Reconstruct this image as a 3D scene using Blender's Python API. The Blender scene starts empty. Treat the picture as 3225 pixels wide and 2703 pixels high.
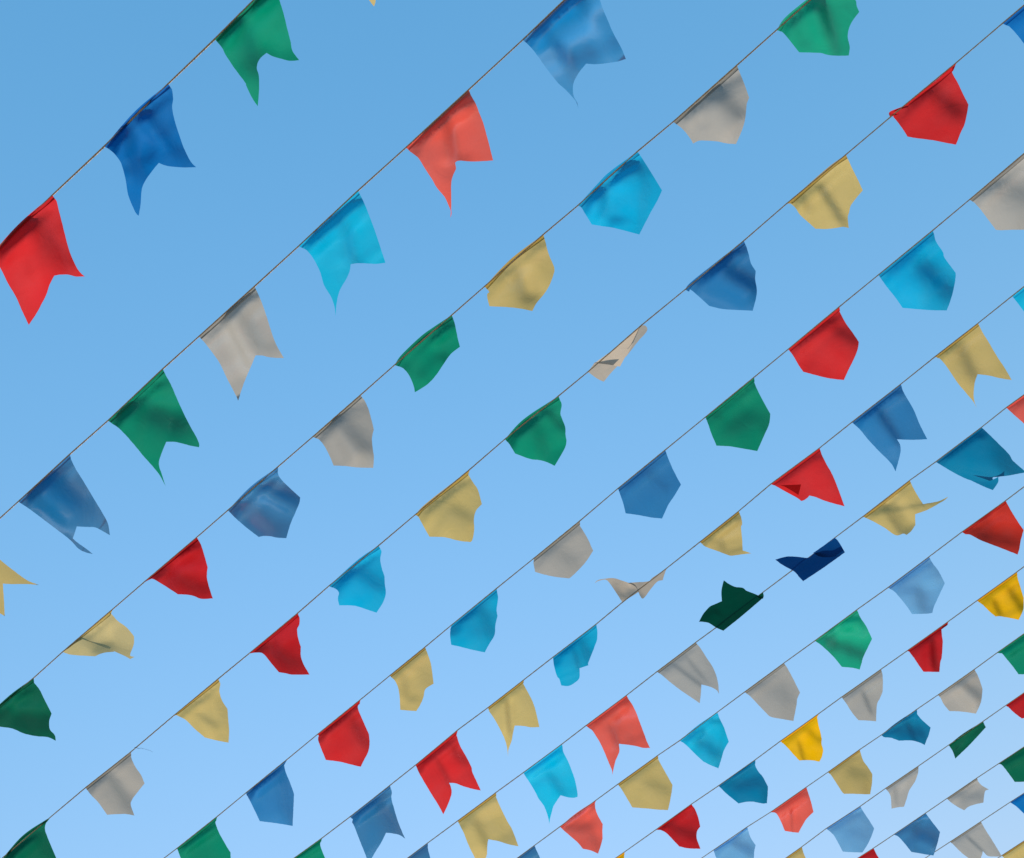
import bpy, math, random
import numpy as np
from mathutils import Vector, Matrix
from mathutils.geometry import delaunay_2d_cdt

# ------------------------------------------------------------------ camera, sky, sun, exposure
sc = bpy.context.scene
PW, PH, F = 3225.0, 2703.0, 2500.0            # picture size and focal length in picture units
UX = Vector((0.7596258, 0.63463212, 0.1421644))      # world axes written in camera axes
UY = Vector((0.60117493, -0.60180374, -0.52575751))
UZ = Vector((-0.24810754, 0.48484464, -0.83867057))
EYE = Vector((0.0, 0.0, 1.6))
HGT = 2.77                                    # strings above the eye, metres
cam = bpy.data.objects.new("camera", bpy.data.cameras.new("camera"))
sc.collection.objects.link(cam)
R = Matrix((UX, UY, UZ))
cam.matrix_world = Matrix.Translation(EYE) @ R.to_4x4()
cam.data.sensor_fit = 'HORIZONTAL'
cam.data.sensor_width = 36.0
cam.data.lens = 36.0 * F / PW
cam.data.clip_start = 0.05
cam.data.clip_end = 9000.0
sc.camera = cam

SUN_EL, SUN_AZ = math.radians(26.0), math.radians(325.0)      # azimuth measured from +Y towards +X
sun_dir = Vector((math.sin(SUN_AZ) * math.cos(SUN_EL), math.cos(SUN_AZ) * math.cos(SUN_EL), math.sin(SUN_EL)))
w = bpy.data.worlds.new("World"); sc.world = w; w.use_nodes = True
nt = w.node_tree; nt.nodes.clear()
sky = nt.nodes.new('ShaderNodeTexSky'); sky.sky_type = 'NISHITA'; sky.sun_disc = False
sky.sun_elevation = SUN_EL; sky.sun_rotation = SUN_AZ
sky.altitude = 0.0; sky.air_density = 3.0; sky.dust_density = 0.0; sky.ozone_density = 2.0
bg = nt.nodes.new('ShaderNodeBackground'); bg.inputs['Strength'].default_value = 0.12
out = nt.nodes.new('ShaderNodeOutputWorld')
# the camera's colour response to the sky: one gain and gamma per channel
sep = nt.nodes.new('ShaderNodeSeparateColor'); com = nt.nodes.new('ShaderNodeCombineColor')
nt.links.new(sky.outputs[0], sep.inputs[0])
for ch, (gn, gm) in enumerate(((0.70, 0.99), (2.12, 0.515), (3.749, 0.4485))):
    pw_ = nt.nodes.new('ShaderNodeMath'); pw_.operation = 'POWER'; pw_.inputs[1].default_value = gm
    ml = nt.nodes.new('ShaderNodeMath'); ml.operation = 'MULTIPLY'; ml.inputs[1].default_value = gn
    nt.links.new(sep.outputs[ch], pw_.inputs[0]); nt.links.new(pw_.outputs[0], ml.inputs[0]); nt.links.new(ml.outputs[0], com.inputs[ch])
nt.links.new(com.outputs[0], bg.inputs[0]); nt.links.new(bg.outputs[0], out.inputs[0])
sun = bpy.data.objects.new("sun", bpy.data.lights.new("sun", 'SUN')); sc.collection.objects.link(sun)
sun.data.energy = 5.0; sun.data.angle = math.radians(1.0); sun.data.color = (1.0, 0.90, 0.78)
sun.rotation_euler = sun_dir.to_track_quat('Z', 'Y').to_euler()
sc.view_settings.view_transform = 'Standard'; sc.view_settings.look = 'None'
sc.view_settings.gamma = 1.0; sc.view_settings.exposure = 0.0
sc.render.engine = 'CYCLES'
sc.cycles.max_bounces = 8; sc.cycles.diffuse_bounces = 4; sc.cycles.transmission_bounces = 6

FLAG_DATA = '''
# string|colour|shape|tile|outline|bands|note
1|yellow|swallowtail|b|575,-500 1087,-1000@ 1180,-750 1275,-500! 1120,-440 975,-410! 965,-150 958,0 945,52! 905,0 800,-150 690,-350||with only its tip in view
1|red|swallowtail|e|-74,464 120,250 330,70@ 358,110 372,170 390,240 410,320 440,430 480,520 510,562 535,582! 480,583 430,571 380,571 342,577! 310,640 295,690 265,750 230,815 181,888! 135,790 100,710 50,625 0,525 -40,480|200,220,400,500,45,-1.1;120,350,220,650,50,.4|
1|royal blue|swallowtail|a|820,1155 1065,875 1325,660@ 1355,710 1363,780 1356,850 1375,950 1410,1060 1445,1160 1500,1270 1545,1318! 1440,1319 1320,1308 1250,1284! 1200,1345 1140,1430 1115,1500 1108,1600 1092,1700! 1065,1670 1010,1540 990,1420 965,1320 945,1270 900,1210 850,1170|1150,900,1420,1230,45,-.9;1010,1030,1080,1400,45,-.8;1130,980,1250,1150,35,.5|
1|green|swallowtail|a|1690,310 2160,-160@ 2200,0 2232,105 2260,220 2287,325 2302,400 2355,475! 2280,480 2220,465 2150,445 2098,418! 2045,465 2022,530 2038,600 2040,700 2030,838! 1990,780 1940,680 1930,650 1840,530 1775,430 1750,380 1710,330|1880,60,2020,560,60,-.9;1960,100,2150,330,60,.5;1700,280,2100,-60,40,-.8|
2|yellow|swallowtail|i|-418,858 -108,564@ -60,660 0,725 80,790 170,855 248,886! 170,880 70,880 18,877! 25,980 30,1082! -60,1030 -200,960 -320,900||cut by the left edge
2|steel blue|swallowtail|i|115,360 440,62@ 450,100 480,160 515,215 560,290 605,365 650,440 680,500 692,572! 650,548 600,523 540,520 484,517! 470,560 458,592! 490,620 540,655 585,690! 540,680 495,657 440,600 350,530 270,470 190,410|340,230,620,440,60,-1.3;220,330,430,520,45,.9;150,330,400,110,16,.8;440,600,580,690,14,-.8|with a folded back tail
2|green|swallowtail|e|680,1490 1025,1165@ 1050,1215 1075,1260 1110,1340 1150,1430 1190,1510 1240,1600 1255,1640 1253,1658! 1200,1648 1150,1635 1100,1624 1047,1624! 1020,1690 1003,1740 1003,1780 1020,1830 1043,1905! 1010,1840 980,1800 950,1765 905,1715 860,1660 800,1590 745,1535 715,1515|900,1430,1180,1540,55,-.85;950,1330,1130,1370,35,.7;720,1500,1060,1240,24,-1.1|
2|grey white|swallowtail|e|1253,960 1603,645@ 1625,690 1650,750 1675,820 1700,900 1735,1000 1788,1097! 1740,1095 1690,1090 1650,1080 1610,1079! 1585,1140 1550,1220 1520,1300 1501,1365! 1470,1300 1430,1225 1385,1130 1340,1065 1290,1000|1430,860,1570,1160,35,1;1540,860,1640,1060,45,-.6|
2|bright cyan|swallowtail|f|430,392 805,42@ 835,100 855,145 880,210 910,290 940,380 978,496! 920,503 860,500 800,499 759,505! 752,550 730,600 700,650 680,700 668,770 666,800 663,832! 661,800 655,765 635,710 595,645 580,600 565,550 530,480 490,425 470,410|470,370,830,90,30,-1.3;740,270,760,480,30,-.4;880,500,970,430,18,.8|
2|coral red|swallowtail|b|1197,1162 1690,708@ 1710,755 1745,815 1770,880 1805,970 1830,1060 1855,1155 1883,1264! 1800,1270 1710,1273 1630,1266 1600,1270 1583,1282! 1590,1330 1570,1375 1553,1440 1553,1560 1553,1640 1555,1685 1546,1715! 1548,1690 1549,1660 1530,1615 1500,1550 1440,1480 1400,1410 1350,1335 1305,1260 1280,1232 1230,1195|1260,1130,1640,790,30,-1.4;1520,960,1580,1250,40,-.6;1400,1080,1720,850,40,.5|with a long curled tail
2|azure blue|swallowtail|c|115,315 655,-200@ 700,-70 724,0 750,80 785,160 820,245 860,320 895,385 928,465! 880,480 840,490 750,502 680,507 615,502! 560,570 520,640 510,700 518,760 545,810 554,855! 545,825 528,790 480,735 445,700 400,660 345,595 300,535 240,450 190,385 140,335|150,270,560,-40,36,-1.2;330,230,430,470,40,-.6;420,300,620,200,50,.6|cut by the top edge
3|deep green|pointed|m|-118,900 60,735 212,625@ 215,655 250,700 280,760 325,850! 310,900 315,950 345,985 351,1020! 300,998 230,992 150,975 80,945 0,932 -60,925|0,840,270,940,60,-1.4;60,780,300,810,35,1.1;60,740,190,680,20,-1.1|cut by the left edge
3|pale yellow|pointed|i|393,1308 710,1038@ 700,1065 740,1110 800,1155 845,1210! 843,1260 828,1300 820,1330 848,1338! 820,1352! 770,1325 690,1292 600,1255 520,1227! 470,1255 430,1285 | 393,1308! 435,1278! 472,1250 520,1222! 600,1251 690,1288 722,1300! 715,1307! 670,1310 630,1320 600,1335! 540,1332 450,1325|560,1235,830,1320,25,-.5;600,1300,700,1270,20,-.6|folded across itself
3|crimson|pointed|i|905,870 1240,585@ 1265,630 1285,690 1308,773! 1303,830 1312,880 1330,940 1341,970! 1270,973 1220,955 1180,947 1120,944! 1060,905 970,850 945,850|1110,740,1290,750,40,.7;1080,830,1300,930,40,-.5;960,820,1200,640,16,-1|
3|steel blue|pointed|i|1435,415 1580,265 1752,140@ 1750,175 1760,205 1800,250 1891,335! 1885,370 1860,430 1830,500 1803,590! 1750,588 1700,578 1660,577 1630,583! 1560,530 1490,470|1620,245,1880,350,42,-1.4;1600,300,1850,440,32,1.1;1510,370,1720,560,45,-.8|
3|grey white|pointed|j|520,312 820,50@ 850,90 875,150 905,265! 893,320 897,380 905,440 901,508! 800,505 730,497 652,493! 620,420 590,365 560,330|690,220,870,400,45,-.9;640,230,760,480,40,.7|
3|green|pointed|f|1035,1140 1080,1075 1200,960 1290,895 1396,825@ 1415,880 1425,930 1435,980 1447,1025! 1390,1070 1340,1140 1300,1200 1250,1255 1200,1290 1163,1312! 1155,1270 1130,1210 1100,1170 1080,1155|1070,1120,1410,880,22,-1.4;1120,1110,1400,920,18,.9;1160,1200,1300,1060,50,-.4|blown narrow and slanting
3|yellow|pointed|f|1602,645 1770,470 1972,318@ 1985,360 1997,410 2010,450 2042,525! 2040,560 2010,640 1975,695 1930,750 1903,800! 1830,785 1740,775 1632,770! 1620,720 1620,690 1632,680 1615,660|1800,540,1850,720,35,-.6;1880,540,1940,680,35,.6|
3|cyan|pointed|g|740,415 860,283 940,203 1115,75@ 1140,110 1200,205 1270,320! 1240,385 1190,475 1127,598! 1040,575 960,555 890,545 828,535! 790,475 763,430 750,420|800,380,1120,130,30,-.9;900,330,910,500,40,-.5;1010,180,1160,200,35,-.6|
3|grey white|pointed|c|1300,960 1802,515@ 1830,585 1860,660 1898,770! 1880,820 1872,900 1860,970 1835,1045 1795,1135! 1720,1130 1650,1115 1550,1108 1500,1110 1457,1132! 1440,1100 1400,1045 1360,1005 1320,975|1640,730,1850,920,60,-.55;1490,820,1480,980,30,-.5;1530,900,1680,1100,60,.6|
3|emerald green|pointed|d|152,237 250,110 615,-175@ 700,-80 772,0 782,45 803,95! 760,150 725,215 712,290 722,340 728,380 720,438! 660,440 590,438 540,430 500,418 420,415 330,413! 300,375 240,300 200,255|500,20,620,400,40,-.5;400,80,440,330,40,.6;190,200,380,20,14,-.6|cut by the top edge
4|deep green|pointed|m|20,1755 150,1612 322,1498@ 290,1540 283,1575 300,1630 355,1760 400,1860! 390,2000! 200,1960! 90,1850|240,1600,320,1750,40,-.6|cut by the bottom edge
4|grey white|pointed|m|540,1315 825,1090@ 828,1130 850,1180 890,1240 910,1290! 870,1340 830,1395 825,1430 847,1492! 800,1483 760,1482 675,1487! 620,1410 580,1370 545,1325|690,1240,820,1440,22,-1.2;740,1210,870,1330,35,.5|
4|yellow|pointed|m|1085,870 1375,630@ 1388,665 1382,710 1400,770 1433,820! 1437,880 1443,950 1440,1033! 1370,1020 1290,1000! 1220,940 1170,890 1110,858|1240,850,1350,920,15,-.7;1240,790,1340,740,18,-.4|
4|crimson|pointed|i|1568,1318 1875,1063@ 1888,1095 1885,1135 1872,1165 1878,1220 1895,1275! 1895,1330 1910,1380 1950,1450! 1840,1450 1800,1442 1757,1435! 1710,1380 1665,1325 1640,1312 1600,1312|1720,1200,1870,1140,30,.7;1700,1290,1880,1400,40,-.7|
4|cyan|pointed|j|620,1253 800,1090 935,997@ 953,1035 945,1085 955,1140 972,1190! 974,1240 980,1300 960,1360 921,1420! 860,1400 800,1380 750,1374 687,1374! 678,1330 685,1295 665,1270|800,1150,960,1260,35,-.9;660,1250,900,1050,16,-1.1|
4|yellow|pointed|j|1165,803 1240,727 1510,517@ 1500,550 1530,600 1560,645 1585,737! 1550,775 1535,830 1537,900 1522,968 1490,973 1430,965 1350,945 1255,942! 1220,880 1185,815|1400,760,1530,830,30,-.6;1240,760,1480,600,20,-.6|
4|green|pointed|k|280,487 400,360 618,215@ 638,270 630,320 637,350 660,410 662,460 668,500 655,550 594,655! 540,630 490,618 440,612 345,578! 310,520|540,300,650,420,25,-.8;340,440,600,250,12,-1.3;480,400,540,600,40,-.4|
4|cream white|rolled up|g|803,1463 1140,1170@ | 803,1463! 847,1403! 930,1413 992,1428! 985,1430! 940,1480 903,1525! 860,1505 | 1132,1172! 1165,1172 1175,1205 1120,1270 1045,1365! 1034,1372! 1062,1335 1108,1232! | 847,1407! 990,1300 1135,1172! 1110,1230 1060,1340 1035,1375 1005,1430! 930,1417||
4|denim blue|pointed|g|1415,945 1450,900 1600,780 1785,637@ 1803,680 1818,730 1830,780 1860,827! 1857,880 1867,940 1862,1000 1841,1078! 1740,1073 1650,1067 1568,1048! 1520,1005 1450,945 1442,958! 1425,950|1660,810,1860,930,45,-1.1;1560,950,1800,1050,60,.7;1460,900,1760,680,16,-1.2|
4|yellow|pointed|h|605,403 860,180 978,95@ 1020,185 1055,255 1085,320! 1050,360 1010,415 998,460 990,490 996,557! 960,550 920,556 860,563 787,562! 740,520 690,475 660,430 630,403|820,300,960,520,22,-1.1;700,380,760,440,30,-.4|
4|red|pointed|d|1045,925 1043,882 1150,835 1200,790 1400,640 1570,492@ 1555,528 1530,545 1540,585 1580,655 1610,720 1640,780 1663,825! 1650,905 1630,985 1600,1050 1565,1140! 1480,1125 1380,1105 1260,1090 1183,1077! 1140,1010 1100,955 1070,915|1400,740,1600,900,60,-.5;1180,820,1520,560,18,-1.3|
4|royal blue|pointed|d|1930,185 2400,-210@ 2500,80! 2440,420! 2230,480! 2160,430 2100,345 2050,280 1990,215||at the right edge
5|green|pointed|m|1115,1698 1368,1498@ 1358,1540 1380,1600 1430,1690 1452,1725! 1452,1800 1440,1930! 1200,1910! 1150,1790 1120,1710|1150,1690,1350,1560,14,-.9|cut by the bottom edge
5|denim blue|pointed|m|1550,1348 1810,1137@ 1790,1175 1800,1220 1825,1280 1852,1355! 1848,1450 1843,1557! 1740,1540 1636,1527! 1590,1430 1553,1360|1790,1250,1830,1500,40,-.8;1600,1310,1780,1190,12,-1|
5|red|pointed|n|250,785 588,512@ 582,545 567,575 600,660 655,785! 660,850 650,920 620,980 590,1041! 500,1020 420,1000 315,987! 280,900 255,830 260,795|530,680,620,860,30,-.9;290,770,560,570,16,-1.1|
5|yellow|pointed|n|820,322 1097,98@ 1120,160 1145,240 1164,386! 1100,430 1085,490 1060,550 1028,602! 960,598 901,592! 897,500 885,420 860,365 835,340|930,330,950,500,30,-.4|
5|cyan|pointed|j|1395,1497 1678,1267@ 1687,1330 1678,1400 1684,1440! 1670,1500 1665,1560 1630,1620 1603,1670! 1530,1655 1450,1635 1392,1622! 1385,1560 1388,1520|1590,1410,1650,1560,35,-.5|
5|grey white|pointed|k|463,1237 752,1002@ 755,1035 800,1110 836,1190! 790,1260 730,1325 687,1364! 600,1355 530,1340 471,1323! 460,1270|600,1180,720,1260,30,-.2|
5|denim blue|pointed|k|993,797 1290,555@ 1310,610 1340,680 1389,773! 1350,840 1310,900 1270,987! 1200,980 1120,965 1041,954! 1025,890|1180,700,1300,800,30,-.3|
5|green|pointed|k|1543,348 1850,97@ 1855,140 1890,215 1952,328! 1945,390 1915,460 1870,562! 1790,548 1700,533 1613,528! 1580,450 1560,390|1565,335,1820,170,10,-1.1;1680,430,1860,330,50,-.4|
5|red|pointed|h|615,1320 938,1052@ 942,1090 980,1160 1020,1215 1060,1275! 1050,1330 1020,1400 995,1450 965,1515! 880,1505 800,1487 710,1463! 680,1420 645,1360|900,1180,1050,1270,35,-.6;660,1290,930,1100,18,-.8;820,1330,960,1480,60,.3|
5|cyan|pointed|h|1183,852 1525,572@ 1535,600 1545,640 1590,710 1600,745 1670,840! 1668,880 1655,950 1635,1020 1613,1076! 1530,1075 1450,1070 1335,1060! 1290,995 1230,920|1440,800,1650,1000,60,-.6;1260,920,1400,1040,50,.5|
5|grey white|pointed|h|1757,378 2112,78@ 2170,200 2260,340! 2200,575! 2100,568 2020,568 1960,571 1922,568! 1890,525 1830,445 1790,400|1900,260,2150,380,60,-.5|cut by the right edge
6|green|swallowtail|n|30,1785 285,1602@ 272,1660 310,1760 360,1860! 300,2000! 150,1960!|100,1740,260,1640,12,-1|cut by the bottom edge
6|steel blue|swallowtail|n|505,1435 820,1187@ 835,1240 832,1290 850,1360 880,1460 910,1540 940,1607! 900,1580 850,1567 790,1560! 750,1640 700,1720 650,1810! 630,1740 590,1640 540,1510 523,1480 527,1455|730,1320,900,1560,40,-1.3;560,1400,800,1240,22,-1|
6|red|swallowtail|n|1022,1027 1200,880 1355,750@ 1345,790 1370,870 1420,960 1460,1040 1470,1085 1500,1150 1535,1227! 1470,1215 1400,1195 1340,1172 1286,1167! 1300,1200 1306,1250 1280,1330 1241,1415! 1200,1340 1150,1260 1090,1160 1050,1090|1200,1000,1285,1165,14,-1.6;1310,890,1400,1000,25,-.6;1060,1020,1330,830,16,-.9|
6|yellow|swallowtail|n|1592,575 1875,355@ 1872,390 1910,460 1945,530 1970,610 1997,728! 1930,730 1870,720 1803,716! 1790,770 1780,830 1762,880 1752,915 1750,960! 1745,910 1730,840 1690,750 1640,660 1605,610|1740,520,1760,760,18,-.9|
6|cyan|swallowtail|o|145,770 622,405@ 635,490 630,580 605,650 575,730 535,830 535,860! 480,878 437,893! 440,950 435,1000 400,1040 320,1087 237,1082! 215,1010 190,980 160,880|370,680,430,880,18,-1.4;440,560,560,800,50,-.5|curling into a mitten shape
6|cream white|twisted over|k|1020,1515 1295,1303@ | 840,1398! 875,1372 960,1362 1010,1375 1060,1392 1098,1408 1124,1448! 1020,1515! 985,1460 945,1400 915,1372 870,1380 | 1052,1392! 1110,1388 1185,1382 1210,1360 1300,1300! 1283,1345 1275,1375! 1240,1385 1200,1430 1153,1490 1130,1470 1110,1425 1085,1405|1040,1500,1110,1450,25,-.8;980,1400,1060,1460,30,-.4|
6|yellow|swallowtail|k|1508,1135 1753,940@ 1770,985 1775,1020 1768,1045 1775,1120 1778,1187! 1832,1206! 1770,1213 1710,1221 1680,1215 1620,1192 1545,1165|1600,1080,1760,1050,20,.4;1540,1130,1730,980,10,-.9;1640,1130,1660,1200,20,-.5|with a folded tip
6|red|swallowtail|l|105,988 490,703@ 510,760 545,830 585,900 620,980 650,1060 687,1162! 600,1140 520,1115 460,1090 410,1078! 390,1100 350,1120 320,1100 220,1045 140,1000 | 150,998! 345,990! 318,1098! 230,1050|150,970,480,740,16,-1.2|with a turned up corner
6|denim blue|swallowtail|l|745,500 1130,200@ 1150,260 1190,330 1230,400 1260,470 1280,520 1338,634! 1220,639 1100,635! 1125,680 1127,740 1110,810 1089,887! 1050,820 960,730 880,645 810,560|960,420,1120,660,30,-1.2;850,560,1050,770,45,.7;800,460,1100,250,18,-1|
6|yellow|swallowtail|h|1540,1367 1810,1157@ 1840,1215 1880,1280 1930,1365 1980,1440 2023,1515! 1950,1503 1880,1487 1808,1478! 1790,1530 1783,1600 1788,1650 1802,1690! 1780,1650 1730,1590 1680,1530 1620,1440 1575,1385|1700,1300,1790,1500,35,-.5|
6|bright cyan|swallowtail|h|2025,985 2350,730@ 2420,860 2560,1100! 2350,1060! 2290,1250! 2180,1180 2100,1083 2060,1030||at the right edge
7|steel blue|swallowtail|n|825,1860 1118,1640@ 1120,1690 1138,1760 1160,1850 1200,2000! 1080,1990! 1020,2100! 900,1950||cut by the bottom edge
7|yellow|swallowtail|n|1353,1467 1655,1243@ 1660,1290 1700,1380 1750,1480 1785,1540 1832,1667! 1750,1650 1670,1625 1594,1612! 1588,1650 1585,1700 1580,1745 1530,1830! 1490,1760 1440,1660 1400,1560|1500,1480,1590,1660,30,-.9|
7|bright cyan|swallowtail|p|-182,818 245,502@ 262,595 310,690 350,790 385,890 405,980 417,1055 415,1085! 370,1095 310,1090 229,1067! 180,1140 150,1190 130,1260 112,1330 105,1385! 95,1320 70,1240 40,1175 -14,1102 -50,1030 -98,948 -150,870|-140,810,200,570,28,-1.2;120,860,260,1060,40,-.5|
7|coral red|swallowtail|p|508,300 955,-34@ 985,20 1020,70 1060,150 1105,270 1150,390 1185,485 1215,545! 1140,545 1060,525 980,512 872,500! 877,580 850,650 830,700 808,800 800,847! 795,790 765,720 720,610 670,500 610,400 575,350 545,330|560,280,930,30,30,-1.4;780,320,850,500,25,-.5;900,150,1080,170,50,.4|
7|cool grey|swallowtail|o|1290,930 1718,607@ 1770,670 1840,780 1900,870 1940,960 1965,1060 1975,1175! 1950,1135 1900,1105 1840,1085 1780,1072! 1775,1170 1762,1278! 1680,1220 1560,1140 1430,1040 1350,970|1470,850,1780,1080,12,-1;1640,800,1800,1000,14,-.6|
7|dark green|flipped up|q|225,712 815,268@ | 745,320! 818,265! 830,310 820,345! 790,350 | 5,640! 60,540 140,450 200,420 297,378! 290,280 300,190 322,113! 380,155 460,195 560,208 610,245 700,280 760,307 815,340! 570,550 315,755! 270,735 220,712 140,660 110,650 50,640|330,690,790,350,40,-1.2;60,620,160,480,40,-.6|over its string
7|navy blue|flipped up|l|270,1670 610,1410@ | 440,1530! 610,1410! 640,1440 690,1525! 600,1560 500,1560 | 142,1582! 230,1558 320,1560 400,1567 450,1532 510,1525 560,1545 620,1518 690,1525! 530,1640 362,1752! 330,1720 290,1675 200,1625|330,1700,620,1540,60,-1.2|over its string
7|yellow|swallowtail|l|832,1243 1200,958@ 1235,1030 1270,1090 1305,1145! 1380,1132 1440,1118 1505,1085! 1480,1110 1430,1140 1340,1190 1243,1225! 1245,1310! 1210,1360 1175,1388! 1150,1378 1090,1390 1000,1330 920,1285|1060,1195,1440,1125,9,-1.6;900,1225,1040,1160,18,-.9;1150,1380,1245,1320,20,-1.2|with one tail blown sideways
7|teal blue|swallowtail|l|1405,812 1765,540@ 1830,600 1900,670 1980,750 2010,800 2060,845 2100,880 2115,895! 2060,905 1980,920 1898,930! 1855,935 1850,955 1790,967 1690,960 1600,925 1500,870 | 1660,948! 1790,962 1858,950 1898,930! 1895,975 1855,1035! 1780,1005|1450,850,1880,920,38,1.6;1500,760,1740,600,18,-.7|with a curled lower edge
7|coral red|swallowtail|l|1960,385 2335,115@ 2480,480! 2290,500! 2250,700! 2170,590 2100,512 2030,450|1990,380,2300,180,20,-1.2|at the right edge
8|steel blue|pointed|n|1673,1870 1958,1660@ 1975,1700 2003,1760 2060,1900! 2000,2000! 1800,1980!||cut by the bottom edge
8|coral red|pointed|p|222,1413 400,1265 625,1117@ 608,1150 612,1210 640,1290 694,1385! 690,1460 692,1545! 670,1630 643,1710! 560,1675 475,1657! 420,1590 340,1520 260,1450|290,1440,560,1400,45,-1;560,1250,660,1500,40,.4|
8|yellow|pointed|p|860,945 1300,628@ 1310,680 1370,790 1463,955! 1450,1050 1430,1160 1412,1230! 1300,1225 1200,1215 1021,1202! 960,1100 900,1000|1180,930,1420,1010,40,-.4|
8|bright cyan|pointed|p|1540,465 1740,297 1955,152@ 1985,230 2030,320 2082,478! 2030,570 2000,670 1968,770! 1880,735 1802,695! 1720,620 1640,540 1590,495|1600,440,1760,330,35,-.9;1760,470,1960,620,50,-.7;1880,230,2020,250,25,-.9|
8|cool grey|pointed|q|585,1533 1085,1165@ 1130,1230 1200,1360 1250,1460 1290,1540! 1255,1620 1246,1695 1207,1901! 1080,1880 941,1856 892,1834! 759,1695 660,1590|800,1450,1150,1650,80,-.3|
8|emerald green|pointed|q|1478,882 2013,487@ 2060,590 2133,700 2206,858! 2098,1080 2075,1160 2049,1247! 1950,1225 1822,1213! 1720,1090 1640,1010 1550,930|1780,720,2160,820,60,1.1;1600,880,2080,1060,60,-1;1850,600,2070,600,40,-1|
8|light steel blue|pointed|s|370,205 891,-186@ 940,-100 1015,0 1092,150! 1040,260 980,390 950,460 934,527! 870,537 780,540 676,542! 600,430 510,320 450,255|430,180,860,-90,40,-1.1;760,250,820,500,60,-.4|
8|dark red|pointed|l|1610,1365 1955,1118@ 2000,1200 2050,1280 2097,1350! 2075,1430 2065,1490 2050,1543! 1980,1515 1850,1465! 1760,1430 1680,1388 1640,1382|1860,1240,2060,1290,28,1.3;1700,1380,2060,1460,50,-.6|
9|gold yellow|pointed|p|540,1965 935,1690@ 930,1760 960,1850 1010,1920! 980,2100! 700,2120!||cut by the bottom edge
9|crimson|pointed|p|1278,1447 1670,1165@ 1710,1220 1745,1310 1768,1412! 1735,1460 1727,1530 1745,1590 1770,1657! 1690,1655 1620,1650 1535,1630! 1470,1560 1390,1480 1330,1450|1420,1400,1720,1520,50,-1.1;1330,1420,1650,1210,18,-1|
9|teal blue|pointed|r|228,930 652,630@ 652,700 690,770 740,830 797,940! 793,1030 785,1130! 740,1133 690,1125 620,1112 540,1115 460,1133! 400,1085 320,1020 260,960|290,920,620,700,30,1.1;400,950,720,880,60,-.8|
9|gold yellow|pointed|r|938,418 1385,98@ 1362,140 1375,220 1400,320 1414,390! 1412,450 1430,520 1415,600 1387,654! 1330,642 1240,636 1155,640! 1090,570 1000,470|1150,430,1210,635,18,-1.2;1260,300,1420,430,35,-.7|
9|cool grey|pointed|s|-220,1597 282,1243@ 300,1310 305,1400 303,1525! 265,1620 230,1695 219,1906! 122,1897 -5,1892! -60,1830 -113,1755 -160,1680|60,1560,150,1780,16,-.9|
9|crimson|pointed|s|612,1010 1138,635@ 1130,665 1048,715! 1055,800 1068,890! 1055,1080 1035,1160 1024,1278! 900,1277 820,1275! 760,1190 700,1100 640,1020|930,850,960,1250,40,-1.1;700,980,1020,730,20,-.9|
9|gold yellow|pointed|s|1500,372 2010,5@ 2020,90 2060,220 2095,340! 2092,470 2060,560 2030,617! 1960,600 1850,580 1790,570 1738,574! 1660,510 1580,430|1720,380,1800,560,32,-1;1920,250,2090,500,40,-.8|
10|light steel blue|pointed|r|172,1667 430,1500 558,1402@ 570,1440 600,1530 655,1612! 640,1680 635,1760 620,1870! 400,1860! 250,1830 200,1750|380,1560,600,1680,42,-1|cut by the bottom edge
10|coral red|pointed|r|822,1235 1237,945@ 1255,1000 1290,1110 1319,1230! 1240,1310 1190,1390 1148,1468! 1080,1462 990,1447! 950,1350 910,1270 880,1240 850,1235|900,1210,1230,1000,36,-1.3;1065,1220,1075,1450,12,-.8|
10|yellow|pointed|t|-355,773 8,515@ 50,640 100,710 154,795! 150,900 130,1027! 60,1027 -60,1022 -170,1022! -200,990 -310,820|-100,760,100,820,50,-.5|
10|teal blue|pointed|t|255,348 430,205 665,52@ 672,110 720,170 770,215 823,262! 800,350 775,410 755,463! 700,435 600,410 460,412! 400,390 370,380 290,372|400,300,760,330,60,-1;560,160,680,110,30,1|
10|grey white|pointed|s|1005,1570 1468,1245@ 1510,1320 1545,1410 1572,1500! 1560,1620 1540,1695 1488,1808! 1307,1782 1150,1775! 1080,1690 1040,1610|1220,1500,1450,1750,50,1.1;1300,1420,1540,1590,50,-.8|
10|green|pointed|s|1755,1035 2215,710@ 2330,960! 2230,1310! 2030,1308! 1950,1200 1860,1090 1820,1045|1850,1000,2180,800,40,-1|at the right edge
11|yellow|pointed|r|835,1875 1185,1630@ 1205,1700 1230,1760 1290,1870! 1260,2000! 1000,2000!||cut by the bottom edge
11|light steel blue|pointed|t|-375,1420 15,1165@ 60,1240 120,1330 176,1420! 140,1520 90,1620 40,1695! -90,1692 -185,1685! -230,1600 -280,1510 -320,1465|-290,1420,20,1230,32,-1.3;-100,1450,100,1520,50,-.3|
11|cool grey|pointed|t|305,960 685,702@ 680,780 645,880 580,980 545,1090 518,1170! 440,1178 375,1194! 365,1060 345,1010|400,960,440,1140,24,-.4;520,880,470,1120,20,.4|blown narrow
11|deep green|pointed|t|1030,462 1200,328 1425,190@ 1440,225 1457,258! 1280,450 1107,618! 1080,540 1050,490|1180,560,1430,260,40,-1.7;1080,510,1280,350,25,1.3|folded to a thin strip
11|crimson|pointed|t|1683,9 2050,-245@ 2150,0! 2060,170! 1960,140 1870,158! 1780,90 1720,30||at the right edge
12|crimson|pointed|t|-202,1880 168,1645@ 200,1710 230,1760 290,1850! 260,2000! -50,2020!||cut by the bottom edge
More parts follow.
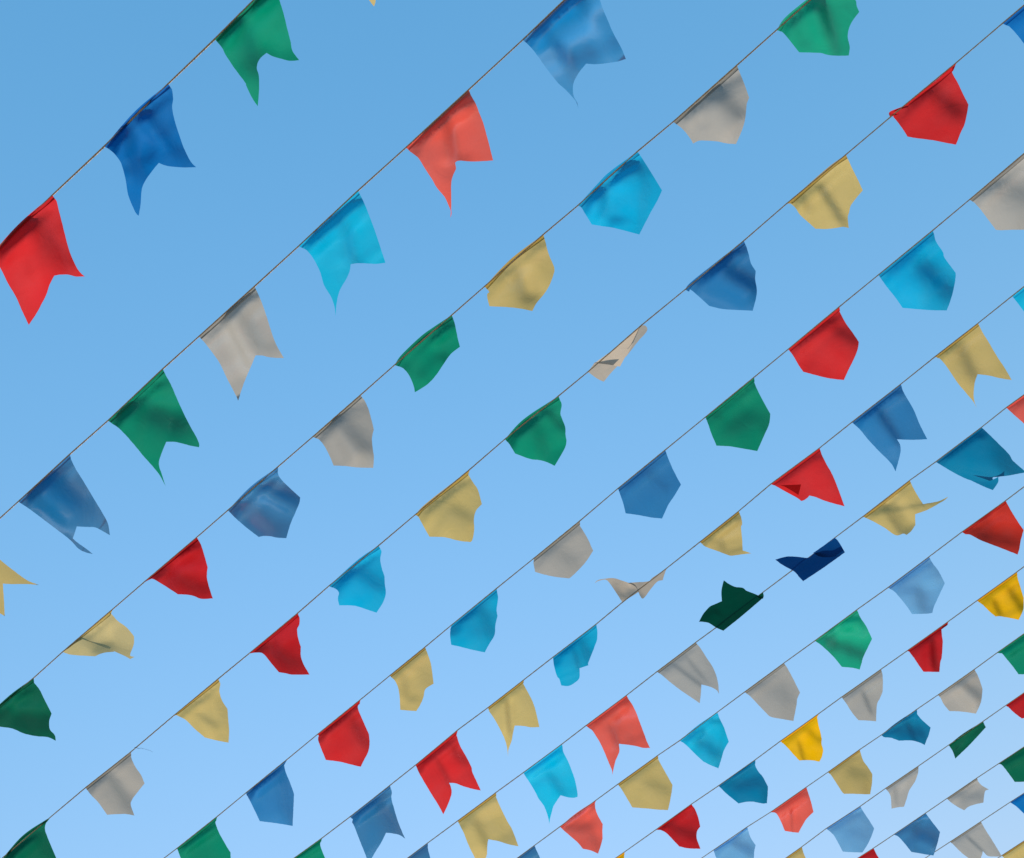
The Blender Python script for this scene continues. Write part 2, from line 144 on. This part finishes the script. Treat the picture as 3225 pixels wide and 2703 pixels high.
12|steel blue|pointed|t|400,1490 765,1243@ 830,1330 880,1395 931,1460! 910,1560 880,1660 857,1730! 780,1720 700,1705 603,1690! 540,1610 480,1540 440,1505|640,1450,900,1540,60,-.8;700,1600,850,1680,30,.6|
12|cool grey|pointed|t|1010,1075 1355,840@ 1370,880 1410,925 1490,972! 1450,990 1435,1060 1430,1122! 1330,1145 1260,1170 1208,1212! 1130,1170 1050,1115|1150,1040,1400,1050,50,-.6|
12|deep green|pointed|t|1597,680 1952,445@ 2050,640! 2010,880! 1790,886! 1720,790 1650,700 1620,680|1680,680,1920,540,28,-1|at the right edge
13|cool grey|swallowtail|t|1047,1573 1400,1340@ 1450,1430 1520,1540 1600,1670 1640,1740! 1560,1742 1480,1735 1422,1680! 1415,1720 1400,1760 1400,1850! 1300,1790 1180,1700 1090,1610|1250,1520,1420,1680,12,-1.1|
13|royal blue|swallowtail|t|1735,1118 2080,895@ 2150,1050! 2100,1330! 1990,1340! 1895,1250 1810,1170||at the right edge
14|yellow|swallowtail|t|1640,1730 1990,1500@ 2050,1600! 2100,1800! 2010,1950! 1800,1900!||in the bottom right corner
'''

# ------------------------------------------------------------------ helpers
def ray(px, py):
    c = Vector(((px - PW / 2) / F, -(py - PH / 2) / F, -1.0))
    return R @ c
def on_plane(px, py):
    r = ray(px, py)
    return EYE + r * (HGT / r.z)
def tag(o, label=None, cat=None, group=None, kind=None):
    if label: o['label'] = label
    if cat: o['category'] = cat
    if group: o['group'] = group
    if kind: o['kind'] = kind
    return o
def mesh_obj(name, verts, faces, mat, parent=None, smooth=True):
    me = bpy.data.meshes.new(name); me.from_pydata([tuple(v) for v in verts], [], faces); me.validate()
    if smooth: me.polygons.foreach_set('use_smooth', [True] * len(me.polygons))
    me.materials.append(mat); me.update()
    o = bpy.data.objects.new(name, me); sc.collection.objects.link(o)
    if parent: o.parent = parent
    return o
def tube(pts, rad, n=6, twist=0.0):
    V, Fc = [], []
    for i, p in enumerate(pts):
        a = pts[max(i - 1, 0)]; b = pts[min(i + 1, len(pts) - 1)]
        t = (b - a).normalized(); x = t.cross(Vector((0, 0, 1))).normalized(); y = t.cross(x)
        r = rad(i) if callable(rad) else rad
        for k in range(n):
            an = 2 * math.pi * k / n + twist * i
            rr = r * (1.0 + 0.10 * math.cos(2 * an - 2 * twist * i * 1.0 + i * 1.3))
            V.append(p + (x * math.cos(an) + y * math.sin(an)) * rr)
    for i in range(len(pts) - 1):
        for k in range(n):
            a = i * n + k; b = i * n + (k + 1) % n
            Fc.append((a, b, b + n, a + n))
    return V, Fc

# ------------------------------------------------------------------ materials
def nodes(m):
    m.use_nodes = True; t = m.node_tree; t.nodes.clear(); return t, t.nodes, t.links
def cloth_material(name, col, trans, sheen, rough, fade, tint):
    m = bpy.data.materials.new(name); t, N, L = nodes(m)
    tc = N.new('ShaderNodeTexCoord')
    n1 = N.new('ShaderNodeTexNoise'); n1.inputs['Scale'].default_value = 9.0; n1.inputs['Detail'].default_value = 5.0
    oi = N.new('ShaderNodeObjectInfo')
    add = N.new('ShaderNodeVectorMath'); add.operation = 'ADD'
    mul = N.new('ShaderNodeMath'); mul.operation = 'MULTIPLY'; mul.inputs[1].default_value = 40.0
    L.new(oi.outputs['Random'], mul.inputs[0])
    L.new(tc.outputs['Object'], add.inputs[0]); L.new(mul.outputs[0], add.inputs[1])
    L.new(add.outputs[0], n1.inputs['Vector'])
    # uneven dye and sun fading
    mr = N.new('ShaderNodeMapRange'); mr.inputs[1].default_value = 0.3; mr.inputs[2].default_value = 0.75
    mr.inputs[3].default_value = 0.0; mr.inputs[4].default_value = fade
    L.new(n1.outputs[0], mr.inputs[0])
    mix = N.new('ShaderNodeMix'); mix.data_type = 'RGBA'
    mix.inputs['A'].default_value = (*col, 1)
    lum = sum(col) / 3
    mix.inputs['B'].default_value = (*[min(1, c * 0.82 + 0.18 * lum + 0.01) for c in col], 1)
    L.new(mr.outputs[0], mix.inputs['Factor'])
    # per flag dye lot
    hs = N.new('ShaderNodeHueSaturation')
    vr = N.new('ShaderNodeMapRange'); vr.inputs[3].default_value = 0.88; vr.inputs[4].default_value = 1.1
    L.new(oi.outputs['Random'], vr.inputs[0]); L.new(vr.outputs[0], hs.inputs['Value'])
    L.new(mix.outputs['Result'], hs.inputs['Color'])
    # weave and small creases
    wv = N.new('ShaderNodeTexNoise'); wv.inputs['Scale'].default_value = 900.0; wv.inputs['Detail'].default_value = 2.0
    L.new(tc.outputs['Object'], wv.inputs['Vector'])
    cr = N.new('ShaderNodeTexNoise'); cr.inputs['Scale'].default_value = 16.0; cr.inputs['Detail'].default_value = 3.0
    cr.inputs['Distortion'].default_value = 0.8
    L.new(add.outputs[0], cr.inputs['Vector'])
    b1 = N.new('ShaderNodeBump'); b1.inputs['Distance'].default_value = 0.0125; b1.inputs['Strength'].default_value = CREASE
    L.new(cr.outputs[0], b1.inputs['Height'])
    b2 = N.new('ShaderNodeBump'); b2.inputs['Distance'].default_value = 0.0003; b2.inputs['Strength'].default_value = 0.12
    L.new(wv.outputs[0], b2.inputs['Height']); L.new(b1.outputs[0], b2.inputs['Normal'])
    df = N.new('ShaderNodeBsdfDiffuse'); tr = N.new('ShaderNodeBsdfTranslucent'); gl = N.new('ShaderNodeBsdfAnisotropic')
    for s in (df, tr): L.new(hs.outputs[0], s.inputs['Color'])
    gl.inputs['Roughness'].default_value = rough
    gc = N.new('ShaderNodeMix'); gc.data_type = 'RGBA'; gc.inputs['Factor'].default_value = tint
    gc.inputs['A'].default_value = (1, 1, 1, 1); L.new(hs.outputs[0], gc.inputs['B'])
    L.new(gc.outputs['Result'], gl.inputs['Color'])
    for s in (df, tr): L.new(b2.outputs[0], s.inputs['Normal'])
    b3 = N.new('ShaderNodeBump'); b3.inputs['Distance'].default_value = 0.0125; b3.inputs['Strength'].default_value = CREASE * .5
    L.new(cr.outputs[0], b3.inputs['Height']); L.new(b3.outputs[0], gl.inputs['Normal'])
    m1 = N.new('ShaderNodeMixShader'); m1.inputs[0].default_value = trans
    L.new(df.outputs[0], m1.inputs[1]); L.new(tr.outputs[0], m1.inputs[2])
    m2 = N.new('ShaderNodeMixShader'); m2.inputs[0].default_value = sheen
    L.new(m1.outputs[0], m2.inputs[1]); L.new(gl.outputs[0], m2.inputs[2])
    o = N.new('ShaderNodeOutputMaterial'); L.new(m2.outputs[0], o.inputs[0])
    return m
CREASE = 0.25
COL = {  # dye colour, share of light let through, sheen, roughness, fading
    'red': ((0.5713, 0.0200, 0.0224), 0.64, 0.10, 0.36, 0.30, 0.85),
    'coral red': ((0.7360, 0.0896, 0.0599), 0.64, 0.24, 0.36, 0.50, 0.60),
    'dark red': ((0.4510, 0.0241, 0.0139), 0.64, 0.10, 0.36, 0.30, 0.85),
    'royal blue': ((0.0000, 0.1540, 0.4481), 0.64, 0.16, 0.36, 0.25, 0.85),
    'navy blue': ((0.0000, 0.0541, 0.2103), 0.50, 0.04, 0.42, 0.20, 0.85),
    'steel blue': ((0.0109, 0.1721, 0.3829), 0.64, 0.30, 0.36, 0.40, 0.45),
    'light steel blue': ((0.1192, 0.3711, 0.6425), 0.64, 0.30, 0.36, 0.40, 0.40),
    'cyan': ((0.0000, 0.3565, 0.5867), 0.64, 0.16, 0.36, 0.25, 0.85),
    'bright cyan': ((0.0000, 0.4774, 0.7196), 0.64, 0.22, 0.36, 0.30, 0.85),
    'teal blue': ((0.0000, 0.1976, 0.3593), 0.64, 0.16, 0.36, 0.25, 0.85),
    'green': ((0.0000, 0.2440, 0.1362), 0.64, 0.17, 0.46, 0.25, 0.85),
    'dark green': ((0.0000, 0.0793, 0.0448), 0.50, 0.04, 0.42, 0.20, 0.85),
    'yellow': ((0.5005, 0.3789, 0.1279), 0.64, 0.12, 0.36, 0.30, 0.50),
    'pale yellow': ((0.5494, 0.4462, 0.1974), 0.64, 0.12, 0.36, 0.30, 0.50),
    'gold yellow': ((0.7131, 0.3843, 0.0000), 0.64, 0.08, 0.36, 0.20, 0.85),
    'grey white': ((0.3754, 0.3525, 0.3099), 0.64, 0.14, 0.36, 0.30, 0.40),
    'cream white': ((0.4873, 0.3954, 0.2975), 0.64, 0.12, 0.36, 0.30, 0.40),
    'emerald green': ((0.0000, 0.3745, 0.2091), 0.64, 0.17, 0.46, 0.25, 0.60),
    'denim blue': ((0.0158, 0.1803, 0.4160), 0.64, 0.18, 0.36, 0.25, 0.60),
    'azure blue': ((0.0048, 0.2271, 0.4951), 0.64, 0.30, 0.36, 0.40, 0.40),
    'crimson': ((0.4573, 0.0091, 0.0131), 0.64, 0.10, 0.36, 0.30, 0.85),
    'cool grey': ((0.3535, 0.3450, 0.3161), 0.64, 0.14, 0.36, 0.30, 0.40),
    'deep green': ((0.0000, 0.1251, 0.0647), 0.64, 0.17, 0.46, 0.25, 0.85),
}
MATS = {k: cloth_material(k.replace(' ', '_') + '_satin', *v) for k, v in COL.items()}
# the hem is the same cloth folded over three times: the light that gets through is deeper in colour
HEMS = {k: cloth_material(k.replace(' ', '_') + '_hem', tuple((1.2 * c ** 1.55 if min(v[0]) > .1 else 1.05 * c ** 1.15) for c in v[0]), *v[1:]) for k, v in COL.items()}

def rope_material():
    m = bpy.data.materials.new('twine'); t, N, L = nodes(m)
    tc = N.new('ShaderNodeTexCoord')
    wv = N.new('ShaderNodeTexWave'); wv.inputs['Scale'].default_value = 60.0; wv.inputs['Distortion'].default_value = 1.5
    wv.bands_direction = 'DIAGONAL'
    L.new(tc.outputs['Object'], wv.inputs['Vector'])
    cr = N.new('ShaderNodeValToRGB')
    cr.color_ramp.elements[0].color = (0.62, 0.42, 0.23, 1); cr.color_ramp.elements[1].color = (0.78, 0.56, 0.33, 1)
    L.new(wv.outputs[0], cr.inputs[0])
    b = N.new('ShaderNodeBsdfPrincipled'); b.inputs['Roughness'].default_value = 0.8
    bp = N.new('ShaderNodeBump'); bp.inputs['Distance'].default_value = 0.001; L.new(wv.outputs[0], bp.inputs['Height'])
    L.new(bp.outputs[0], b.inputs['Normal']); L.new(cr.outputs[0], b.inputs['Base Color'])
    o = N.new('ShaderNodeOutputMaterial'); L.new(b.outputs[0], o.inputs[0]); return m
TWINE = rope_material()

def ground_material():
    m = bpy.data.materials.new('paving'); t, N, L = nodes(m)
    tc = N.new('ShaderNodeTexCoord')
    n = N.new('ShaderNodeTexNoise'); n.inputs['Scale'].default_value = 0.4; n.inputs['Detail'].default_value = 8.0
    L.new(tc.outputs['Object'], n.inputs['Vector'])
    cr = N.new('ShaderNodeValToRGB')
    cr.color_ramp.elements[0].color = (0.11, 0.10, 0.085, 1); cr.color_ramp.elements[1].color = (0.19, 0.17, 0.145, 1)
    cr.color_ramp.elements[0].position = .3; cr.color_ramp.elements[1].position = .7
    L.new(n.outputs[0], cr.inputs[0])
    b = N.new('ShaderNodeBsdfPrincipled'); b.inputs['Roughness'].default_value = 0.9; L.new(cr.outputs[0], b.inputs['Base Color'])
    o = N.new('ShaderNodeOutputMaterial'); L.new(b.outputs[0], o.inputs[0]); return m

# ------------------------------------------------------------------ ground
gv, gf = [], []
GN = 24; GS = 4000.0
for i in range(GN + 1):
    for j in range(GN + 1):
        gv.append(((i / GN - .5) * GS, (j / GN - .5) * GS, 0.0))
for i in range(GN):
    for j in range(GN):
        a = i * (GN + 1) + j; gf.append((a, a + GN + 1, a + GN + 2, a + 1))
g = mesh_obj('ground', gv, gf, ground_material()); tag(g, kind='structure')

# ------------------------------------------------------------------ flag outlines
TILE = dict(a=(0,0,2.5),b=(800,0,2.5),c=(1600,0,2.5),d=(2385,0,2.5),e=(0,580,2),f=(725,580,2),g=(1450,440,2),h=(2175,440,2),i=(0,1400,2),j=(725,1220,2),k=(1450,1140,2),l=(2385,1130,2.5),m=(0,1823,2),n=(900,1999,2.5),o=(1700,1850,3.4983),p=(1700,2200,3.4983),q=(2200,1800,4.0365),r=(2200,2220,3.6442),s=(2705,1800,4.0365),t=(2705,2220,3.6442))
def catmull(P, n):
    """open chain through P with n samples per span"""
    if len(P) == 2:
        return [P[0] + (P[1] - P[0]) * (k / n) for k in range(n)]
    o = []
    for i in range(len(P) - 1):
        p1, p2 = P[i], P[i + 1]
        p0 = P[i - 1] if i > 0 else p1 * 2 - p2
        p3 = P[i + 2] if i + 2 < len(P) else p2 * 2 - p1
        for k in range(n):
            t = k / n
            o.append(0.5 * ((2 * p1) + (p2 - p0) * t + (2 * p0 - 5 * p1 + 4 * p2 - p3) * t * t + (3 * p1 - p0 - 3 * p2 + p3) * t ** 3))
    return o
def smooth_outline(pts, corner, step):
    n = len(pts); idx = [i for i in range(n) if corner[i]]
    if not idx: idx = [0]
    res = []
    for a, b in zip(idx, idx[1:] + [idx[0] + n]):
        chain = [pts[i % n] for i in range(a, b + 1)]
        ln = sum((chain[k + 1] - chain[k]).length for k in range(len(chain) - 1)) / max(1, len(chain) - 1)
        res += catmull(chain, max(2, int(round(ln / step))))
    return res

CAM_SIDE = Vector((0.515, -0.736, -0.438)).normalized()     # side the undersides must face to catch the light
def smoothstep(x):
    x = np.clip(x, 0, 1); return x * x * (3 - 2 * x)

def build_sheet(poly2, cen, Dn, uh, wid, step, bands, seed, lift, tilt, A2, B2, hemdark):
    """triangulate a pixel outline, put it on the flag's plane, add its folds; returns verts, faces"""
    rnd = random.Random(seed)
    pts = [Vector((p.x + rnd.uniform(-.25, .25), p.y + rnd.uniform(-.25, .25))) for p in poly2]
    n = len(pts)
    x0 = min(p.x for p in pts); x1 = max(p.x for p in pts); y0 = min(p.y for p in pts); y1 = max(p.y for p in pts)
    grid = []
    y = y0 + step / 2; row = 0
    while y < y1:
        x = x0 + (step / 2 if row % 2 else 0)
        while x < x1:
            q = Vector((x + rnd.uniform(-.1, .1) * step, y + rnd.uniform(-.1, .1) * step))
            inside = False; near = False
            for i in range(n):
                a = pts[i]; b = pts[(i + 1) % n]
                if (a.y > q.y) != (b.y > q.y) and q.x < (b.x - a.x) * (q.y - a.y) / (b.y - a.y) + a.x: inside = not inside
                if abs(a.x - q.x) + abs(a.y - q.y) < step * .7: near = True; break
            if inside and not near: grid.append(q)
            x += step
        y += step * .87; row += 1
    r = delaunay_2d_cdt(pts + grid, [(i, (i + 1) % n) for i in range(n)], [], 1, 1e-4)
    V2 = np.array([(v.x, v.y) for v in r[0]]); faces = [tuple(f) for f in r[2]]
    verts, M = place(V2, cen, Dn, uh, wid, bands, random.Random(seed + 5), lift, tilt, A2, B2, hemdark)
    return verts, faces, M

def place(V2, cen, Dn, uh, wid, bands, rnd, lift, tilt, A2, B2, hemdark, extra=None):
    """heights of the cloth towards its underside, in metres, and the points they give"""
    mpp = wid / (B2 - A2).length                    # metres per pixel here
    ab = (B2 - A2).normalized()
    pd = Vector((-ab.y, ab.x))                      # image direction from the string into the flag
    if pd.y < 0: pd = -pd
    s = ((V2[:, 0] - A2.x) * ab.x + (V2[:, 1] - A2.y) * ab.y) / (B2 - A2).length
    t = ((V2[:, 0] - A2.x) * pd.x + (V2[:, 1] - A2.y) * pd.y) / (B2 - A2).length
    M = uh.cross(Dn).normalized()
    if M.dot(cen - EYE) > 0: M = -M
    # brightness gradient in picture directions
    du, dd = uh, Dn
    bu = CAM_SIDE.dot(du); bd = CAM_SIDE.dot(dd)
    h = np.zeros(len(V2))
    ph = rnd.uniform(0, 6.28); ph2 = rnd.uniform(0, 6.28)
    soft = smoothstep(t / .35)
    k1 = rnd.uniform(5.5, 8.0); k2 = rnd.uniform(10, 14)
    h += wid * (.020 * np.sin(k1 * s + 1.2 * t + ph) + .007 * np.sin(k2 * s - 2.5 * t + ph2)) * soft * 0.6
    h += wid * .018 * np.sin(4.5 * t + ph2 * .5) * soft * 0.6
    h += -wid * .10 * s * (1 - s) * np.clip(t, 0, 1) + wid * rnd.uniform(-.03, .09) * np.clip(t, 0, 2) ** 2
    h += wid * tilt * t
    def band(ax, ay, bx, by, wd, amp):
        d = Vector((bx - ax, by - ay)); ln = d.length; d.normalize(); p = Vector((-d.y, d.x))
        if p.y < 0: p = -p
        dist = (V2[:, 0] - ax) * p.x + (V2[:, 1] - ay) * p.y
        al = ((V2[:, 0] - ax) * d.x + (V2[:, 1] - ay) * d.y) / ln
        pu = p.dot(ab); pp = p.dot(pd)
        g_ = pu * bu + pp * bd                       # gain of a slope in this direction
        side = abs(g_) < .30                         # fold running along the light: shows by its two flanks
        g_ = math.copysign(max(abs(g_), .45), g_ if g_ else 1)
        c = max(-1.05, min(1.05, -amp * 0.82 / g_)); wd = wd * 1.3
        x = dist / wd
        if side:
            win = smoothstep((al + .3) / .45) * smoothstep((1.3 - al) / .45)
            if amp > 0: c *= .5
            return c * wd * mpp * x * np.exp(-x * x / 3.5) * win
        win = smoothstep((al + .5) / .7) * smoothstep((1.5 - al) / .7)
        return c * wd * mpp * np.tanh(x) * win
    for b in bands: h = h + band(*b)
    if hemdark:
        A_ = A2 + pd * (wid / mpp * .055); B_ = B2 + pd * (wid / mpp * .055)
        hb = band(A_.x, A_.y, B_.x, B_.y, wid / mpp * .05, -hemdark); h = h + hb
    # the corners are pinned to the string
    da = np.hypot(V2[:, 0] - A2.x, V2[:, 1] - A2.y) * mpp / wid; db_ = np.hypot(V2[:, 0] - B2.x, V2[:, 1] - B2.y) * mpp / wid
    if lift == 0: h = h * smoothstep(da / .22) * smoothstep(db_ / .22)
    h = h + lift
    edge = smoothstep(t / .10) if lift == 0 else 1.0
    h = h * edge
    if extra is not None: h = h + extra
    verts = []
    for (x, y), hh in zip(V2, h):
        rr = ray(x, y); dn = rr.dot(M)
        base = rr * ((cen - EYE).dot(M) / dn)
        rh = rr.normalized(); c = rh.dot(M); c = min(c, -.35)
        verts.append(EYE + base + rh * (hh / c))
    return verts, M

flags = []
for line in FLAG_DATA.strip().split('\n'):
    if line.startswith('#'): continue
    raw = line.split('|')
    st, colour, shape, tl = int(raw[0]), raw[1], raw[2], raw[3]
    body = raw[4:-2]; bandtxt, note = raw[-2], raw[-1]
    ox, oy, scl = TILE[tl]
    def cv(tok):
        x, y = tok.rstrip('!@').split(','); return Vector((ox + float(x) / scl, oy + float(y) / scl))
    sheets = []
    for part in body:
        tk = part.split()
        sheets.append(([cv(q) for q in tk], [q[-1] in '!@' for q in tk], [q.endswith('@') for q in tk]))
    P0, C0, E0 = sheets[0]
    A2 = P0[0]; B2 = P0[E0.index(True)]
    C0[0] = True
    if len(P0) == 2: sheets = sheets[1:]; first_is_base = False
    else: first_is_base = True
    bands = []
    for b in bandtxt.split(';'):
        if b:
            v = [float(q) for q in b.split(',')]
            if colour.split()[-1] in ('yellow', 'white', 'grey'): v[5] *= .72
            bands.append((ox + v[0] / scl, oy + v[1] / scl, ox + v[2] / scl, oy + v[3] / scl, v[4] / scl, v[5]))
    flags.append(dict(st=st, colour=colour, shape=shape, note=note, A=A2, B=B2, sheets=sheets, bands=bands, base=first_is_base))

# ------------------------------------------------------------------ labels
ORD = ['', 'first', 'second', 'third', 'fourth', 'fifth', 'sixth', 'seventh']
def strname(k):
    if k == 0: return 'above the first string'
    if k <= 7: return '%s string from top left' % ORD[k]
    return '%s string from bottom right' % ORD[15 - k]
for k in range(15):
    row = sorted([f for f in flags if f['st'] == k], key=lambda f: f['A'].x)
    for i, f in enumerate(row):
        lc = row[i - 1]['colour'] if i else None; rc = row[i + 1]['colour'] if i + 1 < len(row) else None
        sh = lambda c: {'grey white': 'grey', 'cool grey': 'grey', 'cream white': 'cream'}.get(c, c.split()[-1])
        col = {'grey white': 'grey', 'cool grey': 'light grey', 'cream white': 'cream'}.get(f['colour'], f['colour'])
        kind = f['shape']
        if f['note']: lab = '%s %s flag %s, %s' % (col, kind, f['note'], strname(k))
        elif lc and rc: lab = '%s %s flag between the %s and %s ones, %s' % (col, kind, sh(lc), sh(rc), strname(k))
        elif lc: lab = '%s %s flag, rightmost, beside the %s one, %s' % (col, kind, sh(lc), strname(k))
        elif rc: lab = '%s %s flag, leftmost, beside the %s one, %s' % (col, kind, sh(rc), strname(k))
        else: lab = '%s %s flag, %s' % (col, kind, strname(k))
        f['label'] = lab
seen = {}
for f in flags:
    if f['label'] in seen or not 4 <= len(f['label'].split()) <= 16: print('LABEL?', len(f['label'].split()), f['label'])
    seen[f['label']] = 1

# ------------------------------------------------------------------ flags
GROUP = 'bunting flags blowing on the strings'
for fi, f in enumerate(flags):
    rnd = random.Random(1000 + fi)
    A3 = on_plane(f['A'].x, f['A'].y); B3 = on_plane(f['B'].x, f['B'].y)
    wid = (B3 - A3).length; uh = (B3 - A3).normalized()
    beta = math.radians(42.0 + rnd.uniform(-7, 7))
    Dn = Vector((0, math.cos(beta), -math.sin(beta))); Dn = (Dn - uh * Dn.dot(uh)).normalized()
    cen = (A3 + B3) / 2
    mat = MATS[f['colour']]
    root = bpy.data.objects.new('bunting_flag', None); sc.collection.objects.link(root)
    root.location = cen; root.empty_display_size = .05
    tag(root, f['label'], 'bunting flag', GROUP)
    pw = (f['B'] - f['A']).length
    step = pw / 22
    VV, FF = [], []
    for si, (P, C, E) in enumerate(f['sheets']):
        top = (si == 0 and f['base'])
        P = list(P); C = list(C)
        if top:
            bi = E.index(True); nx = (P[bi + 1] - P[bi]).normalized(); pv = (P[-1] - P[0]).normalized()
            ab = (f['B'] - f['A']).normalized(); pd = Vector((-ab.y, ab.x)); pd = -pd if pd.y < 0 else pd
            hw = pw * 0.05 * .94
            e0 = pv * (hw / max(.45, pv.dot(pd))); e1 = nx * (hw / max(.45, nx.dot(pd)))
            for q in range(bi + 1): P[q] = P[q] + e0 * (1 - q / bi) + e1 * (q / bi)
        ol = smooth_outline(P, C, step * .6)
        tilt = 0.0; lift = 0.0
        if not top:
            lift = (.006 + .009 * si) if f['base'] else .002 + .002 * si; tilt = rnd.choice((-.12, .1)) if f['base'] else (-.5, -.7, .15)[si % 3]
        elif len(f['sheets']) > 1 and f['colour'] in ('pale yellow', 'teal blue'):
            lift = 0.0
        if f['colour'] in ('dark green', 'navy blue'): tilt = -.8 if si else 0.0
        if f['base'] and si == 1 and f['colour'] in ('pale yellow', 'teal blue'): lift = -.012
        if f['base'] and si == 1 and f['colour'] == 'teal blue': tilt = -.3
        v, fc, M = build_sheet(ol, cen, Dn, uh, wid, step, f['bands'], fi * 7 + si, lift, tilt, f['A'], f['B'],
                               (0.0 if not top else 0.8))
        o_ = len(VV); VV += [p - cen for p in v]; FF += [tuple(i + o_ for i in q) for q in fc]
    mesh_obj('cloth', VV, FF, mat, root)
    # hem: the cloth folded over the string and stitched down
    if f['base']:
        P, C, E = f['sheets'][0]; bi = E.index(True)
        topc = smooth_outline(P[:bi + 1] , [True] + [False] * (bi - 1) + [True], step)[: -1] if bi > 1 else [P[0] + (P[1] - P[0]) * (k / 14) for k in range(14)]
        if bi > 1:
            topc = catmull(P[:bi + 1], 10)
        topc = topc + [P[bi]]
        ab = (f['B'] - f['A']).normalized(); pd = Vector((-ab.y, ab.x)); pd = -pd if pd.y < 0 else pd
        # inner edge stays inside the outline: slide along the two side edges
        nxt = P[(bi + 1)]; prv = P[-1]
        HV, HF, H2, HX = [], [], [], []
        hw = pw * 0.05; nrow = 8
        nx = (nxt - P[bi]).normalized(); pv = (prv - P[0]).normalized()
        nn = len(topc)
        for i, q in enumerate(topc):
            s = i / (nn - 1)
            e0 = pv * (hw / max(.45, pv.dot(pd))); e1 = nx * (hw / max(.45, nx.dot(pd)))
            dirv = (e0 * (1 - s) + e1 * s)
            for k in range(nrow):
                kk = k / (nrow - 1)
                p2 = q + dirv * kk
                H2.append((p2.x, p2.y)); HX.append(.0008 + 0.006 * math.sin(math.pi * kk ** .8))
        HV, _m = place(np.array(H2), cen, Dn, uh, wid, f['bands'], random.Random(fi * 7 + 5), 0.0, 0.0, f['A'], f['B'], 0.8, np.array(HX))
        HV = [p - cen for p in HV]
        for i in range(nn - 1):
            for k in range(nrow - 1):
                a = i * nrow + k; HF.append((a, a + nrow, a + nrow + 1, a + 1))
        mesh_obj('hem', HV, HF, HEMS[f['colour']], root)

# ------------------------------------------------------------------ strings
for k in range(1, 15):
    row = sorted([f for f in flags if f['st'] == k], key=lambda f: f['A'].x)
    anchors = []
    for f in row:
        a = on_plane(f['A'].x, f['A'].y); b = on_plane(f['B'].x, f['B'].y)
        anchors += [a, b]
    anchors.sort(key=lambda p: p.x)
    yy = np.array([p.y for p in anchors]); xx = np.array([p.x for p in anchors])
    if len(anchors) > 2: sl, ic = np.polyfit(xx, yy, 1)
    else: sl = (yy[-1] - yy[0]) / (xx[-1] - xx[0]); ic = yy[0] - sl * xx[0]
    sl = 0.0; ic = yy.mean()
    off = yy[0] - (sl * xx[0] + ic); off2 = yy[-1] - (sl * xx[-1] + ic)
    L0 = min(xx[0] - 1.2, -4.2 - .1 * k) ; L1 = max(xx[-1] + 1.2, 4.2)
    kp = [Vector((L0, sl * L0 + ic + off, EYE.z + HGT + .05))] + anchors + [Vector((L1, sl * L1 + ic + off2, EYE.z + HGT + .05))]
    pts = []
    for a, b in zip(kp, kp[1:]):
        n = max(1, int((b - a).length / .035))
        for i in range(n): pts.append(a + (b - a) * (i / n))
    pts.append(kp[-1])
    pts = [p - (p - EYE).normalized() * .0055 for p in pts]
    org = pts[len(pts) // 2].copy()
    V, Fc = tube([p - org for p in pts], .0027, 7, .9)
    o = mesh_obj('bunting_string', V, Fc, TWINE); o.location = org
    nm = {14: 'thin twine string nearest the bottom right corner, carrying one yellow flag'}.get(k)
    if not nm: nm = 'thin twine string of bunting, %s, with %s and %s flags' % (strname(k).replace(' string', ''), row[0]['colour'], row[-1]['colour'])
    tag(o, nm, 'string', 'twine strings carrying the flags')

# ------------------------------------------------------------------ a loose thread snagged on the string
tp = [(424, 2352), (430, 2351), (436, 2353), (446, 2351), (458, 2353), (470, 2355), (484, 2360)]
pts = []
for i, (x, y) in enumerate(tp):
    p = on_plane(x, y); p.z -= .004 + .002 * i; pts.append(p)
org = pts[0].copy()
V, Fc = tube([p - org for p in pts], lambda i: .0011 * (1 - i / 8), 5)
o = mesh_obj('loose_thread', V, Fc, MATS['steel blue']); o.location = org
tag(o, 'frayed blue thread snagged on the string above the lower left grey flag', 'thread')
